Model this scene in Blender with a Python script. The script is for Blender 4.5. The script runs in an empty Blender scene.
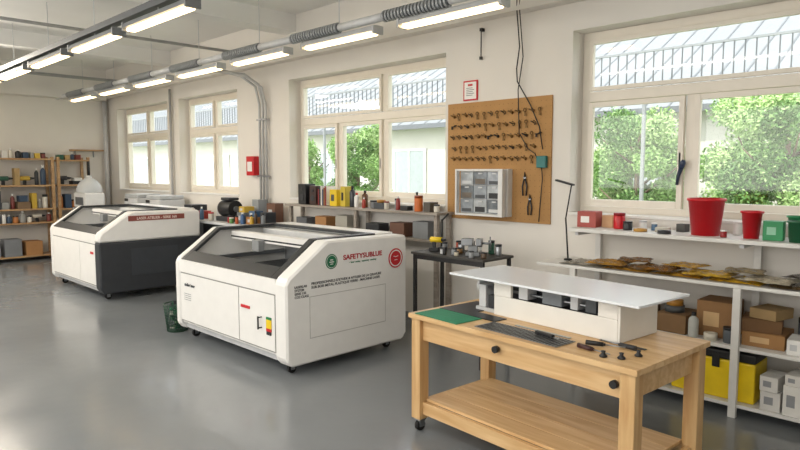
import bpy, bmesh, math, random
from mathutils import Vector, Matrix
random.seed(7)
S=bpy.context.scene
COL=S.collection
# ---------------------------------------------------------------- materials
def lin(h):
    c=[int(h[i:i+2],16)/255 for i in (0,2,4)]
    return tuple(((x/12.92) if x<=.04045 else ((x+.055)/1.055)**2.4) for x in c)
_m={}
def M(h,rough=.5,metal=0,var=.06,scale=9,bump=0.0,emit=0,trans=0,alpha=1):
    key=(h,rough,metal,var,scale,bump,emit,trans,alpha)
    if key in _m: return _m[key]
    m=bpy.data.materials.new("surface_"+h); m.use_nodes=True
    nt=m.node_tree; b=nt.nodes["Principled BSDF"]
    c=lin(h)
    b.inputs["Roughness"].default_value=rough
    b.inputs["Metallic"].default_value=metal
    tc=nt.nodes.new("ShaderNodeTexCoord"); n=nt.nodes.new("ShaderNodeTexNoise")
    n.inputs["Scale"].default_value=scale; n.inputs["Detail"].default_value=4
    nt.links.new(tc.outputs["Object"],n.inputs["Vector"])
    r=nt.nodes.new("ShaderNodeValToRGB")
    r.color_ramp.elements[0].position=.3; r.color_ramp.elements[1].position=.7
    r.color_ramp.elements[0].color=tuple(x*(1-var) for x in c)+(1,)
    r.color_ramp.elements[1].color=tuple(min(1,x*(1+var)) for x in c)+(1,)
    nt.links.new(n.outputs["Fac"],r.inputs["Fac"])
    nt.links.new(r.outputs["Color"],b.inputs["Base Color"])
    if bump:
        bp=nt.nodes.new("ShaderNodeBump"); bp.inputs["Strength"].default_value=bump
        bp.inputs["Distance"].default_value=.01
        nt.links.new(n.outputs["Fac"],bp.inputs["Height"]); nt.links.new(bp.outputs["Normal"],b.inputs["Normal"])
    if emit:
        b.inputs["Emission Color"].default_value=c+(1,); b.inputs["Emission Strength"].default_value=emit
    if trans: b.inputs["Transmission Weight"].default_value=trans
    if alpha<1: b.inputs["Alpha"].default_value=alpha
    _m[key]=m; return m
def glass_mat(name,tint,mixf):
    m=bpy.data.materials.new(name); m.use_nodes=True; nt=m.node_tree
    for n in list(nt.nodes): nt.nodes.remove(n)
    o=nt.nodes.new("ShaderNodeOutputMaterial"); t=nt.nodes.new("ShaderNodeBsdfTransparent")
    g=nt.nodes.new("ShaderNodeBsdfGlossy"); mx=nt.nodes.new("ShaderNodeMixShader")
    t.inputs[0].default_value=tint+(1,); g.inputs["Roughness"].default_value=.03
    g.inputs["Color"].default_value=(1,1,1,1)
    mx.inputs[0].default_value=mixf
    nt.links.new(t.outputs[0],mx.inputs[1]); nt.links.new(g.outputs[0],mx.inputs[2]); nt.links.new(mx.outputs[0],o.inputs[0])
    return m
GLASS=glass_mat("window_glass",(.97,.98,.98),.03)
def wood_mat(name,h1,h2,axis=0):
    m=bpy.data.materials.new(name); m.use_nodes=True; nt=m.node_tree; b=nt.nodes["Principled BSDF"]
    tc=nt.nodes.new("ShaderNodeTexCoord"); mp=nt.nodes.new("ShaderNodeMapping")
    sc=[14,14,14]; sc[axis]=1.2; mp.inputs["Scale"].default_value=sc
    n=nt.nodes.new("ShaderNodeTexNoise"); n.inputs["Scale"].default_value=1.6; n.inputs["Detail"].default_value=6; n.inputs["Distortion"].default_value=.6
    r=nt.nodes.new("ShaderNodeValToRGB"); r.color_ramp.elements[0].position=.35; r.color_ramp.elements[1].position=.65
    r.color_ramp.elements[0].color=lin(h1)+(1,); r.color_ramp.elements[1].color=lin(h2)+(1,)
    L=nt.links.new; L(tc.outputs["Object"],mp.inputs[0]); L(mp.outputs[0],n.inputs["Vector"]); L(n.outputs["Fac"],r.inputs[0]); L(r.outputs[0],b.inputs["Base Color"])
    b.inputs["Roughness"].default_value=.42
    return m
PINE=wood_mat("pine_wood","C49C6A","DAB888",0)
PINEZ=wood_mat("pine_wood_upright","BC9260","D2B07E",2)
OAKY=wood_mat("shelf_wood","A27C56","BC9A70",1)
GREYWOOD=wood_mat("grey_wood","8a8178","a39a90",0)
WHITE=M("E8E7E4",.35,0,.02); WALLW=M("E0DCD5",.85,0,.03,1.5); CEIL=M("E8E7E4",.9,0,.03,1.2)
FRAME=M("E6DFD2",.4,0,.02); BLACK=M("17181A",.45); DARK=M("2B2D31",.5); CHAR=M("2A2D31",.45); STEEL=M("9A9DA1",.3,.9)
GREY=M("8C8F92",.5,.2); LGREY=M("C4C6C8",.45); RED=M("C1121F",.35); RUBBER=M("111111",.8); YEL=M("E3C21A",.4)
GREEN=M("177A4B",.5); CARD=M("A87B4E",.8); ORNG=M("C96A2B",.5); BLUE=M("2F5C9A",.4); CABLE=M("1c1a1a",.6)
# ---------------------------------------------------------------- builder
class B:
    def __init__(s): s.bm=bmesh.new(); s.mats=[]
    def mi(s,m):
        if m not in s.mats: s.mats.append(m)
        return s.mats.index(m)
    def face(s,vs,m,smooth=False):
        try: f=s.bm.faces.new(vs)
        except ValueError: return
        f.material_index=s.mi(m); f.smooth=smooth
    def hexa(s,p,m):
        v=[s.bm.verts.new(q) for q in p]
        for i in ((0,3,2,1),(4,5,6,7),(0,1,5,4),(1,2,6,5),(2,3,7,6),(3,0,4,7)): s.face([v[k] for k in i],m)
        return s
    def box(s,x0,x1,y0,y1,z0,z1,m):
        return s.hexa([(x0,y0,z0),(x1,y0,z0),(x1,y1,z0),(x0,y1,z0),(x0,y0,z1),(x1,y0,z1),(x1,y1,z1),(x0,y1,z1)],m)
    def cbox(s,c,d,m,rz=0):
        x,y,z=c; a,b,h=d[0]/2,d[1]/2,d[2]/2; co,si=math.cos(rz),math.sin(rz)
        P=[]
        for zz in (-h,h):
            for (px,py) in ((-a,-b),(a,-b),(a,b),(-a,b)): P.append((x+px*co-py*si,y+px*si+py*co,z+zz))
        return s.hexa(P,m)
    def slab(s,p,th,m):
        p=[Vector(q) for q in p]; n=(p[1]-p[0]).cross(p[3]-p[0]).normalized()*th
        return s.hexa([q-n for q in p]+list(p),m)
    def frame(s,p,w,th,m):
        p=[Vector(q) for q in p]; U=(p[1]-p[0]).length; V=(p[3]-p[0]).length
        def I(u,v): return p[0]*(1-u)*(1-v)+p[1]*u*(1-v)+p[2]*u*v+p[3]*(1-u)*v
        a,b,c,d=w[0]/U,1-w[1]/U,w[2]/V,1-w[3]/V
        for (u0,u1,v0,v1) in ((0,a,0,1),(b,1,0,1),(a,b,0,c),(a,b,d,1)):
            if (u1-u0)>1e-6 and (v1-v0)>1e-6: s.slab([I(u0,v0),I(u1,v0),I(u1,v1),I(u0,v1)],th,m)
        return [I(a,c),I(b,c),I(b,d),I(a,d)]
    def cyl(s,p0,p1,r0,m,r1=None,seg=14,caps=True):
        p0=Vector(p0);p1=Vector(p1); r1=r0 if r1 is None else r1
        d=(p1-p0).normalized(); a=d.orthogonal().normalized(); b=d.cross(a)
        A=[];C=[]
        for i in range(seg):
            t=2*math.pi*i/seg; o=a*math.cos(t)+b*math.sin(t)
            A.append(s.bm.verts.new(p0+o*r0)); C.append(s.bm.verts.new(p1+o*r1))
        for i in range(seg):
            j=(i+1)%seg; s.face([A[i],A[j],C[j],C[i]],m,True)
        if caps: s.face(A[::-1],m); s.face(C,m)
        return s
    def tube(s,pts,r,m,seg=8):
        pts=[Vector(p) for p in pts]; rings=[]; a=None
        for i,p in enumerate(pts):
            d=(pts[min(i+1,len(pts)-1)]-pts[max(i-1,0)]).normalized()
            if a is None: a=d.orthogonal().normalized()
            else: a=(a-d*a.dot(d)).normalized()
            b=d.cross(a); rr=r[i] if isinstance(r,list) else r
            rings.append([s.bm.verts.new(p+(a*math.cos(2*math.pi*k/seg)+b*math.sin(2*math.pi*k/seg))*rr) for k in range(seg)])
        for i in range(len(rings)-1):
            for k in range(seg):
                j=(k+1)%seg; s.face([rings[i][k],rings[i][j],rings[i+1][j],rings[i+1][k]],m,True)
        s.face(rings[0][::-1],m); s.face(rings[-1],m)
        return s
    def lathe(s,prof,m,c=(0,0,0),seg=24,mats=None):
        c=Vector(c); rings=[]
        for r,z in prof:
            if r<1e-5: rings.append([s.bm.verts.new(c+Vector((0,0,z)))])
            else: rings.append([s.bm.verts.new(c+Vector((r*math.cos(2*math.pi*k/seg),r*math.sin(2*math.pi*k/seg),z))) for k in range(seg)])
        for i in range(len(rings)-1):
            mm=mats[i] if mats else m; a,b=rings[i],rings[i+1]
            for k in range(seg):
                j=(k+1)%seg
                if len(a)==1 and len(b)==1: continue
                if len(a)==1: s.face([a[0],b[k],b[j]][::-1],mm,True)
                elif len(b)==1: s.face([a[k],a[j],b[0]],mm,True)
                else: s.face([a[k],a[j],b[j],b[k]],mm,True)
        return s
    def prism(s,poly,x0,x1,m):
        a=[s.bm.verts.new((x0,y,z)) for y,z in poly]; b=[s.bm.verts.new((x1,y,z)) for y,z in poly]
        s.face(a[::-1],m); s.face(b,m); n=len(poly)
        for i in range(n):
            j=(i+1)%n; s.face([a[i],a[j],b[j],b[i]],m)
        return s
    def obj(s,name,parent=None,loc=(0,0,0),rz=0,bev=0,seg=2,rot=None):
        bmesh.ops.recalc_face_normals(s.bm,faces=s.bm.faces)
        me=bpy.data.meshes.new(name); s.bm.to_mesh(me); s.bm.free()
        for m in s.mats: me.materials.append(m)
        o=bpy.data.objects.new(name,me); COL.objects.link(o)
        o.location=loc; o.rotation_euler=rot if rot else (0,0,rz)
        if parent: o.parent=parent
        if bev:
            md=o.modifiers.new("edge","BEVEL"); md.width=bev; md.segments=seg; md.limit_method='ANGLE'; md.angle_limit=math.radians(30)
        return o
def E(name,label,cat,loc=(0,0,0),rz=0,group=None,rot=None):
    o=bpy.data.objects.new(name,None); o.empty_display_size=.1; COL.objects.link(o); o.location=loc; o.rotation_euler=rot if rot else (0,0,rz)
    return T(o,label,cat,group)
def T(o,label,cat,group=None):
    o["label"]=label; o["category"]=cat
    if group: o["group"]=group
    return o
def ST(o,label=None):
    o["kind"]="structure"
    if label: o["label"]=label
    return o
def dup(o,loc,rz=None,scale=None,label=None,parent=None):
    c=o.copy(); COL.objects.link(c)
    if parent is None:
        c.location=loc
        if rz is not None: c.rotation_euler=(0,0,rz)
        if scale: c.scale=scale
        if label: c["label"]=label
    else: c.parent=parent
    for k in o.children: dup(k,None,parent=c)
    return c
def text(name,body,size,mat,parent,loc,rot,ext=.001,align='CENTER',bold=0,sx=1):
    cu=bpy.data.curves.new(name,'FONT'); cu.body=body; cu.size=size; cu.extrude=ext; cu.align_x=align; cu.offset=bold
    t=bpy.data.objects.new(name,cu); COL.objects.link(t)
    bpy.context.view_layer.update()
    me=bpy.data.meshes.new_from_object(t.evaluated_get(bpy.context.evaluated_depsgraph_get()))
    bpy.data.objects.remove(t); me.materials.clear(); me.materials.append(mat)
    for v in me.vertices: v.co.x*=sx
    o=bpy.data.objects.new(name,me); COL.objects.link(o); o.location=loc; o.rotation_euler=rot; o.parent=parent
    return o
def simp(name,b,label,cat,loc,rz=0,bev=0,group=None,rot=None):
    return T(b.obj(name,None,loc,rz,bev,rot=rot),label,cat,group)
SIDE=(math.pi/2,0,math.pi/2)   # reads on a face looking to +X
FRONT=(math.pi/2,0,0)          # reads on a face looking to -Y
# ---------------------------------------------------------------- room shell
fm=bpy.data.materials.new("epoxy_floor"); fm.use_nodes=True; nt=fm.node_tree; b=nt.nodes["Principled BSDF"]
tc=nt.nodes.new("ShaderNodeTexCoord"); n=nt.nodes.new("ShaderNodeTexNoise"); n.inputs["Scale"].default_value=.55; n.inputs["Detail"].default_value=5
n2=nt.nodes.new("ShaderNodeTexNoise"); n2.inputs["Scale"].default_value=1.6; n2.inputs["Detail"].default_value=5
r=nt.nodes.new("ShaderNodeValToRGB"); r.color_ramp.elements[0].position=.3; r.color_ramp.elements[1].position=.72
r.color_ramp.elements[0].color=lin("73777A")+(1,); r.color_ramp.elements[1].color=lin("808487")+(1,)
rr=nt.nodes.new("ShaderNodeMapRange"); rr.inputs["From Min"].default_value=.35; rr.inputs["From Max"].default_value=.65; rr.inputs["To Min"].default_value=.13; rr.inputs["To Max"].default_value=.26
L=nt.links.new; L(tc.outputs["Object"],n.inputs["Vector"]); L(tc.outputs["Object"],n2.inputs["Vector"]); L(n.outputs["Fac"],r.inputs[0]); L(r.outputs[0],b.inputs["Base Color"]); L(n2.outputs["Fac"],rr.inputs[0]); L(rr.outputs[0],b.inputs["Roughness"])
b.inputs["Specular IOR Level"].default_value=.7
bp=nt.nodes.new("ShaderNodeBump"); bp.inputs["Strength"].default_value=.14; bp.inputs["Distance"].default_value=.02
n3=nt.nodes.new("ShaderNodeTexNoise"); n3.inputs["Scale"].default_value=4.5; n3.inputs["Detail"].default_value=3
L(tc.outputs["Object"],n3.inputs["Vector"]); L(n3.outputs["Fac"],bp.inputs["Height"]); L(bp.outputs["Normal"],b.inputs["Normal"])
XF,XN,YL,YR,ZC=-13.7,3.0,-3.0,5.1,3.7
ST(B().box(XF-.3,XN+.3,YL-.3,YR+.3,-.12,0,fm).obj("floor"),"grey glossy epoxy floor")
ST(B().box(XF-.3,XN+.3,YL-.3,YR+.3,ZC,ZC+.2,CEIL).obj("ceiling"),"white plaster ceiling")
ST(B().box(XF-.3,XF,YL,YR,0,ZC,WALLW).obj("wall_far"),"off-white plaster wall")
ST(B().box(XN,XN+.3,YL,YR,0,ZC,WALLW).obj("wall_near"),"off-white plaster wall")
ST(B().box(XF-.3,XN+.3,YL-.3,YL,0,ZC,WALLW).obj("wall_left"),"off-white plaster wall")
SILL,HEAD=1.30,2.92
ops=[(-13.2,-10.95),(-10.5,-8.58),(-7.24,-4.42),(-2.944,-.12)]
w=B(); w.box(XF-.3,XN+.3,YR,YR+.3,0,SILL,WALLW).box(XF-.3,XN+.3,YR,YR+.3,HEAD,ZC,WALLW)
x=XF-.3
for a,c in ops: w.box(x,a,YR,YR+.3,SILL,HEAD,WALLW); x=c
w.box(x,XN+.3,YR,YR+.3,SILL,HEAD,WALLW)
ST(w.obj("wall_right"),"off-white plaster wall with deep window openings")
ST(B().box(XF,XN,4.96,YR,3.16,ZC,WALLW).obj("trim_1"),"plastered beam above the windows")
ST(B().box(XF,XF+.35,YL,4.96,3.1,ZC,WALLW).obj("trim_2"),"plastered beam on the end wall")
for i,xx in enumerate((-10.6,-7.0,-3.2)):
    ST(B().box(xx-.14,xx+.14,YL,4.96,3.48,ZC,CEIL).obj("trim_%d"%(i+3)),"shallow ceiling beam")
def window(k,x0,x1,mull,topm):
    y0,y1=5.29,5.36; b=B(); f=.075
    b.box(x0,x1,y0,y1,SILL,SILL+f,FRAME).box(x0,x1,y0,y1,HEAD-f,HEAD,FRAME)
    b.box(x0,x0+f,y0,y1,SILL+f,HEAD-f,FRAME).box(x1-f,x1,y0,y1,SILL+f,HEAD-f,FRAME)
    zt=2.35; b.box(x0+f,x1-f,y0-.015,y1,zt-.045,zt+.045,FRAME)
    xs=[x0+f]+[v for v in mull]+[x1-f]
    for v in mull: b.box(v-.035,v+.035,y0-.005,y1,SILL+f,zt-.045,FRAME)
    for v in topm: b.box(v-.04,v+.04,y0-.005,y1,zt+.045,HEAD-f,FRAME)
    root=b.obj("window_%d"%k,bev=.004); ST(root,"cream timber window frame with transom")
    for i in range(len(xs)-1):
        a=xs[i]+(.035 if i>0 else 0)+.004; c=xs[i+1]-(.035 if i<len(xs)-2 else 0)-.004
        s=B(); s.frame([(a,y0+.005,SILL+f+.004),(c,y0+.005,SILL+f+.004),(c,y0+.005,zt-.05),(a,y0+.005,zt-.05)],(.045,.045,.06,.045),-.04,FRAME)
        s.obj("sash",root,bev=.004)
        h=B().box(c-.035,c-.015,y0-.012,y0+.005,1.78,1.86,STEEL).box(c-.032,c-.018,y0-.035,y0-.02,1.72,1.84,STEEL).box(c-.03,c-.02,y0-.03,y0,1.81,1.83,STEEL)
        h.obj("handle",root)
    ts=[x0+f]+list(topm)+[x1-f]
    for i in range(len(ts)-1):
        a=ts[i]+.005+(.04 if i else 0); c=ts[i+1]-.005-(.04 if i<len(ts)-2 else 0)
        s=B(); s.frame([(a,y0+.005,zt+.05),(c,y0+.005,zt+.05),(c,y0+.005,HEAD-f-.004),(a,y0+.005,HEAD-f-.004)],(.035,.035,.035,.035),-.04,FRAME)
        s.obj("sash",root,bev=.004)
    B().box(x0+f,x1-f,5.325,5.329,SILL+f,HEAD-f,GLASS).obj("glass",root)
    ST(B().box(x0+.002,x1-.002,5.08,5.288,SILL-.001,SILL+.022,WHITE).obj("trim_%d"%(k+10),bev=.005),"painted window sill board")
window(1,ops[0][0],ops[0][1],[-12.1],[-12.1])
window(2,ops[1][0],ops[1][1],[-9.54],[-9.54])
window(3,ops[2][0],ops[2][1],[-6.37,-5.53],[-5.53])
window(4,ops[3][0],ops[3][1],[-1.98,-1.1],[-1.1])
ST(B().box(XF,XN,5.08,5.1,0,.09,M("8a8d90",.6)).obj("baseboard_right"),"grey baseboard")
ST(B().box(XF,XF+.02,YL,5.08,0,.09,M("8a8d90",.6)).obj("baseboard_far"),"grey baseboard")
# ---------------------------------------------------------------- exterior
ST(B().box(-70,25,5.5,60,-.6,-.4,M("8c9a74",.9,0,.2,.6)).obj("ground"),"grass and paving outside the windows")
fac=M("DFDCD4",.8,0,.03,2)
nb=E("neighbouring_building","long pale building with a seamed grey metal roof","building",(-18,17,-.4))
B().box(-38,30,0,8,0,3.7,fac).obj("facade",nb)
b=B(); b.slab([(-38.5,-.5,3.7),(30.5,-.5,3.7),(30.5,6,7.3),(-38.5,6,7.3)],.15,M("858A8D",.7,.0))
for i in range(104):
    xx=-38.3+i*.66; b.slab([(xx,-.5,3.72),(xx+.05,-.5,3.72),(xx+.05,6,7.32),(xx,6,7.32)],.03,M("6a6f73",.6))
b.box(-38.5,30.5,-.62,-.48,3.56,3.72,M("75797c",.4,.5))
b.obj("roof",nb)
for i in range(14):
    xx=-36+i*4.6; b=B(); b.box(xx,xx+1.5,-.06,.02,1.2,2.8,M("b0b8bc",.15)); b.frame([(xx-.08,-.08,1.12),(xx+1.58,-.08,1.12),(xx+1.58,-.08,2.88),(xx-.08,-.08,2.88)],(.08,.08,.08,.08),.05,WHITE); b.box(xx+.72,xx+.78,-.09,-.04,1.2,2.8,WHITE)
    b.obj("window_unit",nb)
fn=E("terrace_railing","thin grey railing with close vertical bars on tall posts","railing",(0,10.2,-.4))
pm=M("8d9193",.5)
for z in (3.29,4.0): B().box(-34,4,0,.035,z,z+.035,pm).obj("rail",fn)
for i in range(10): B().box(-34+i*4.2,-33.95+i*4.2,.0,.05,0,3.29,pm).obj("post",fn)
b=B()
for i in range(253): b.box(-34+i*.15,-33.983+i*.15,.01,.027,3.32,4.0,M("5b6063",.5))
b.obj("bars",fn)["kind"]="stuff"
leafm=[M("769F52",.6,0,.3,3),M("8FB26A",.6,0,.3,3),M("557C3C",.6,0,.3,3),M("AAC684",.6,0,.2,3)]
def tree(loc,h,rad,seed,n,lab):
    rnd=random.Random(seed); root=E("tree",lab,"tree",loc)
    th=h*.5; tr=B(); bm_=M("7a6a58",.9,0,.2,6,.4)
    tr.tube([(0,0,0),(.04,.02,th*.5),(-.03,0,th),(0,.03,h*.85)],[.10,.07,.055,.03],bm_,8)
    for k in range(6):
        a=k*1.1+seed; z=th*.7+k*(h-th)*.12
        tr.tube([(0,0,z),(math.cos(a)*rad*.4,math.sin(a)*rad*.4,z+.3),(math.cos(a)*rad*.7,math.sin(a)*rad*.7,z+.6)],[.03,.02,.01],bm_,6)
    tr.obj("trunk",root)
    vs=[];fs=[];mi=[];blobs=[]
    for k in range(26):
        a=rnd.uniform(0,6.28); q=rad*math.sqrt(rnd.random())*.72; z=rnd.uniform(h*.2,h*.9)
        sh=1-abs((z-h*.5)/(h*.6))**2*.5
        blobs.append((math.cos(a)*q*sh,math.sin(a)*q*sh,z,rnd.uniform(.25,.42)*rad,rnd.randrange(4)))
    for k in range(n):
        bx,by,bz,br,bmx=blobs[k%26]
        d=Vector((rnd.gauss(0,1),rnd.gauss(0,1),rnd.gauss(0,1))).normalized()*br*rnd.uniform(.5,1.05)
        c=Vector((bx,by,bz))+d
        u=Vector((rnd.gauss(0,1),rnd.gauss(0,1),rnd.gauss(0,1))).normalized(); v=u.orthogonal().normalized(); s_=rnd.uniform(.015,.036)
        i=len(vs); vs+= [c-u*s_*1.4,c+v*s_*.7,c+u*s_*1.4,c-v*s_*.7]; fs.append((i,i+1,i+2,i+3)); mi.append(bmx if rnd.random()<.75 else rnd.randrange(4))
    me=bpy.data.meshes.new("foliage"); me.from_pydata(vs,[],fs)
    for m in leafm: me.materials.append(m)
    me.polygons.foreach_set("material_index",mi)
    o=bpy.data.objects.new("foliage",me); COL.objects.link(o); o.parent=root; o["kind"]="stuff"
for i,(x,y,h,rd,n) in enumerate([(-7.9,12,3.2,1.0,14000),(-5.45,12,3.3,1.1,26000),(-2.9,12,3.5,1.15,30000),(-.3,12,3.7,1.1,16000),(-13.9,12.2,3.4,1.05,22000),(-16.4,12.3,3.2,1.0,16000),(-4.2,14.7,3.9,1.15,20000),(-1.6,14.7,4.0,1.1,18000),(-6.9,14.8,3.7,1.1,15000),(-19.5,13,3.4,1.1,12000),(-11.6,14.6,3.0,.8,8000)]):
    tree((x,y,-.4),h,rd,i*3+1,n,"leafy green tree standing outside the window")
# ---------------------------------------------------------------- laser cutters
INN=M("8b8e90",.5,0,.05,6)
def laser(name_label,loc,W,D,H,Hf,slopeback,darkside):
    R=E("laser_cutter",name_label,"laser cutter",loc)
    x0,x1,y0,y1=-W/2,W/2,-D/2,D/2; et=.09; er=.17
    fl=Hf-.12
    body=B(); body.prism([(y0+.03,.16),(y0+.03,fl-.03),(y1-.04,fl-.03),(y1-.04,.16)],x0+et,x1-er,WHITE)
    body.obj("body",R,bev=.006)
    B().box(x0+et,x1-er,y1-.10,y1-.02,fl-.028,H-.045,INN).obj("inner_back_wall",R)
    bed=B(); bed.box(x0+et+.02,x1-er-.02,y0+.06,y1-.12,fl-.028,fl,M("55585b",.5,.1,.2,40))
    for i in range(36):
        xx=x0+et+.05+i*(W-et-er-.12)/36; bed.box(xx,xx+.010,y0+.1,y1-.14,fl,fl+.012,M("7b7e80",.4,.4))
    bed.obj("cutting_bed",R)
    prof=[(y0+.05,.09),(y0,.15),(y0,Hf-.02),(y0+.03,Hf+.025),(y0+slopeback,H),(y1-.02,H-.01),(y1,H-.035),(y1,.15),(y1-.05,.09)]
    B().prism(prof,x0,x0+et,WHITE).obj("end_panel",R,bev=.03,seg=1)
    if darkside:
        zs=.76; dk=M("2F3237",.5)
        B().prism([(y0+.05,.09),(y0,.16),(y0,zs),(y1,zs),(y1,.16),(y1-.05,.09)],x1-er,x1,dk).obj("side_panel",R,bev=.02)
        B().prism([(y0,zs+.004),(y0,Hf-.02),(y0+.03,Hf+.03),(y0+slopeback,H),(y1-.02,H-.015),(y1,H-.05),(y1,zs+.004)],x1-er,x1,WHITE).obj("end_panel",R,bev=.02,seg=1)
    else: B().prism(prof,x1-er,x1,WHITE).obj("end_panel",R,bev=.035,seg=1)
    B().box(x0+.08,x1-.08,y0+.07,y1-.07,.10,.17,LGREY).obj("plinth",R)
    B().box(x0+et-.01,x1-er+.01,y0+.004,y0+.03,Hf-.12,Hf+.005,WHITE).obj("front_fascia",R,bev=.004)
    seam=M("8f8e8b",.6)
    B().box(x0+et+.005,x1-er-.005,y0+.0125,y0+.029,.185,Hf-.122,seam).obj("door_seal",R)
    mid=x0+W*.62
    B().box(x0+et+.012,mid-.006,y0+.006,y0+.012,.195,Hf-.132,WHITE).obj("door",R,bev=.002)
    B().box(mid+.006,x1-er-.012,y0+.006,y0+.012,.195,Hf-.132,WHITE).obj("door",R,bev=.002)
    ys,ye=y0+.02,y0+slopeback; zs=Hf+.01; lx0,lx1=x0+et+.003,x1-er-.003
    lid=B(); lid.frame([(lx0,ys,zs),(lx1,ys,zs),(lx1,ye,H+.005),(lx0,ye,H+.005)],(.07,.08,.13,.0),.03,CHAR)
    yt=y0+D*.82
    lid.frame([(lx0,ye,H+.005),(lx1,ye,H+.005),(lx1,yt,H+.008),(lx0,yt,H+.008)],(.07,.08,.0,.045),.03,CHAR)
    lid.obj("opening_frame",R,bev=.004)
    B().box(lx0,lx1,yt,y1-.02,H-.04,H+.005,WHITE).obj("rear_cover",R,bev=.006)
    B().box(lx0+.06,lx1-.07,ye+.14,ye+.24,H-.12,H-.04,WHITE).box(lx0+.06,lx1-.07,ye+.135,ye+.14,H-.10,H-.085,DARK).obj("gantry",R,bev=.002)
    B().box(lx0+.02,lx1-.02,yt-.16,yt-.02,H-.10,H-.04,M("D5D6D6",.4)).obj("rear_rail_cover",R,bev=.004)
    B().box(-.30,-.18,ye+.06,ye+.13,H-.20,H-.09,M("8b8e90",.5)).obj("laser_head",R,bev=.004)
    B().box(lx0+.12,lx0+.48,y0+.28,y0+.50,fl+.013,fl+.08,M("a9abab",.5)).obj("tray",R,bev=.004)
    B().cyl((lx0+.06,y0+.26,fl+.10),(lx1-.07,y0+.26,fl+.10),.012,STEEL).obj("rail",R)
    for xx in (lx0+.02,lx1-.05): B().box(xx,xx+.03,y0+.12,y1-.14,fl+.09,fl+.13,STEEL).obj("rail",R)
    cas=None
    for cx in (x0+.14,x1-.14):
        for cy in (y0+.14,y1-.14):
            if cas is None:
                cas=B().cyl((-.014,0,.04),(.014,0,.04),.04,RUBBER,seg=18).box(-.022,-.016,-.02,.02,.03,.085,STEEL).box(.016,.022,-.02,.02,.03,.085,STEEL).box(-.03,.03,-.03,.03,.085,.102,STEEL).obj("caster",R,(cx,cy,0))
            else:
                c=cas.copy(); c.location=(cx,cy,0); COL.objects.link(c)
    return R,x0,x1,y0,y1
R,x0,x1,y0,y1=laser("white laser cutter with dark bed frame and red side lettering",(-5.155,3.58,0),1.95,1.38,1.10,.80,.42,False)
X=x1+.0005
sp=B(); sp.frame([(X+.001,-.46,.30),(X+.001,.41,.30),(X+.001,.41,.655),(X+.001,-.46,.655)],(.006,.006,.006,.006),.003,M("B5B3AF",.5)); sp.box(X,X+.003,-.453,.403,.307,.648,WHITE)
sp.obj("access_panel",R)
RT=M("B01E2A",.5); DT=M("3c3f44",.6)
text("lettering","SAFETYSUBLUE",.060,RT,R,(X+.001,.135,.925),SIDE,bold=.0016,sx=1.14)
text("lettering","··· laser cutting · engraving · marking ·",.022,M("2c7a58",.6),R,(X+.001,.135,.890),SIDE,bold=.0004)
text("lettering","PROFESSIONNELS D'ETUDE & ATELIER DE LA GRAVURE\nSUR BOIS METAL PLASTIQUE VERRE - MACHINE LASER",.031,DT,R,(X+.001,-.44,.750),SIDE,align='LEFT',bold=.0003,sx=1.04)
text("lettering","LASERLAB\nSYSTEM\nSERIE 130\nCO2 CLASS",.028,DT,R,(X+.001,-.61,.74),SIDE,align='LEFT',bold=.0003)
GE=M("1E6E4A",.5); RE=M("C41E2A",.5)
ye_=-.225; ze_=.925
e=B().cyl((X,ye_,ze_),(X+.003,ye_,ze_),.064,GE,seg=32).cyl((X,ye_,ze_),(X+.0035,ye_,ze_),.055,WHITE,seg=32).cyl((X,ye_,ze_),(X+.004,ye_,ze_),.051,GE,seg=32).obj("emblem",R)
B().box(X,X+.005,ye_-.025,ye_+.025,ze_-.008,ze_,WHITE).box(X,X+.005,ye_-.015,ye_+.015,ze_+.01,ze_+.018,WHITE).box(X,X+.005,ye_-.015,ye_+.015,ze_-.025,ze_-.018,WHITE).obj("emblem_mark",e)
ye_=.54
e=B().cyl((X,ye_,.88),(X+.003,ye_,.88),.092,RE,seg=36).cyl((X,ye_,.88),(X+.0035,ye_,.88),.079,WHITE,seg=36).cyl((X,ye_,.88),(X+.004,ye_,.88),.068,RE,seg=32).obj("emblem",R)
B().tube([(X+.005,ye_-.03,.90),(X+.005,ye_,.893),(X+.005,ye_+.03,.90)],.003,WHITE,5).box(X,X+.006,ye_-.02,ye_+.02,.862,.867,WHITE).obj("emblem_mark",e)
Y=y0-.0005
B().box(.28,.42,Y-.001,Y+.006,.50,.525,RE).obj("red_mark",R)
text("lettering","atelier laser",.045,M("3c3f44",.6),R,(-.68,Y+.004,.55),FRONT,bold=.001)
B().cyl((.60,Y-.03,.36),(.60,Y-.03,.47),.008,BLACK,seg=8).cyl((.60,Y-.03,.37),(.60,Y+.008,.37),.006,BLACK,seg=8).cyl((.60,Y-.03,.46),(.60,Y+.008,.46),.006,BLACK,seg=8).obj("handle",R)
B().box(.68,.75,Y-.003,Y+.008,.38,.455,M("E8C81E",.5)).box(.68,.75,Y-.003,Y+.008,.455,.475,GREEN).box(.68,.75,Y-.003,Y+.008,.355,.38,RE).box(.685,.745,Y-.004,Y+.008,.325,.355,DARK).obj("warning_sticker",R)
b=B(); 
for i in range(4): b.box(-.8,-.66,Y+.003,Y+.007,.47-.02*i,.474-.02*i,GREY)
b.obj("vent",R)
R2,x0,x1,y0,y1=laser("white laser cutter with a dark charcoal lower side panel",(-9.4,3.66,0),1.98,1.40,1.15,.86,.42,True)
X=x1+.0005
B().box(X,X+.004,-.3,.35,.3,.66,M("373b41",.45)).obj("access_panel",R2,bev=.003)
B().box(X,X+.004,-.32,.46,1.025,1.095,M("8C4A40",.5)).obj("sign_plate",R2)
text("lettering","LASER ATELIER - SERIE 160",.048,M("EAD9CE",.5),R2,(X+.0045,.07,1.043),SIDE,bold=.0008)
Y=y0-.0005
B().box(.66,.76,Y-.001,Y+.006,.60,.63,RE).obj("red_mark",R2)
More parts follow.
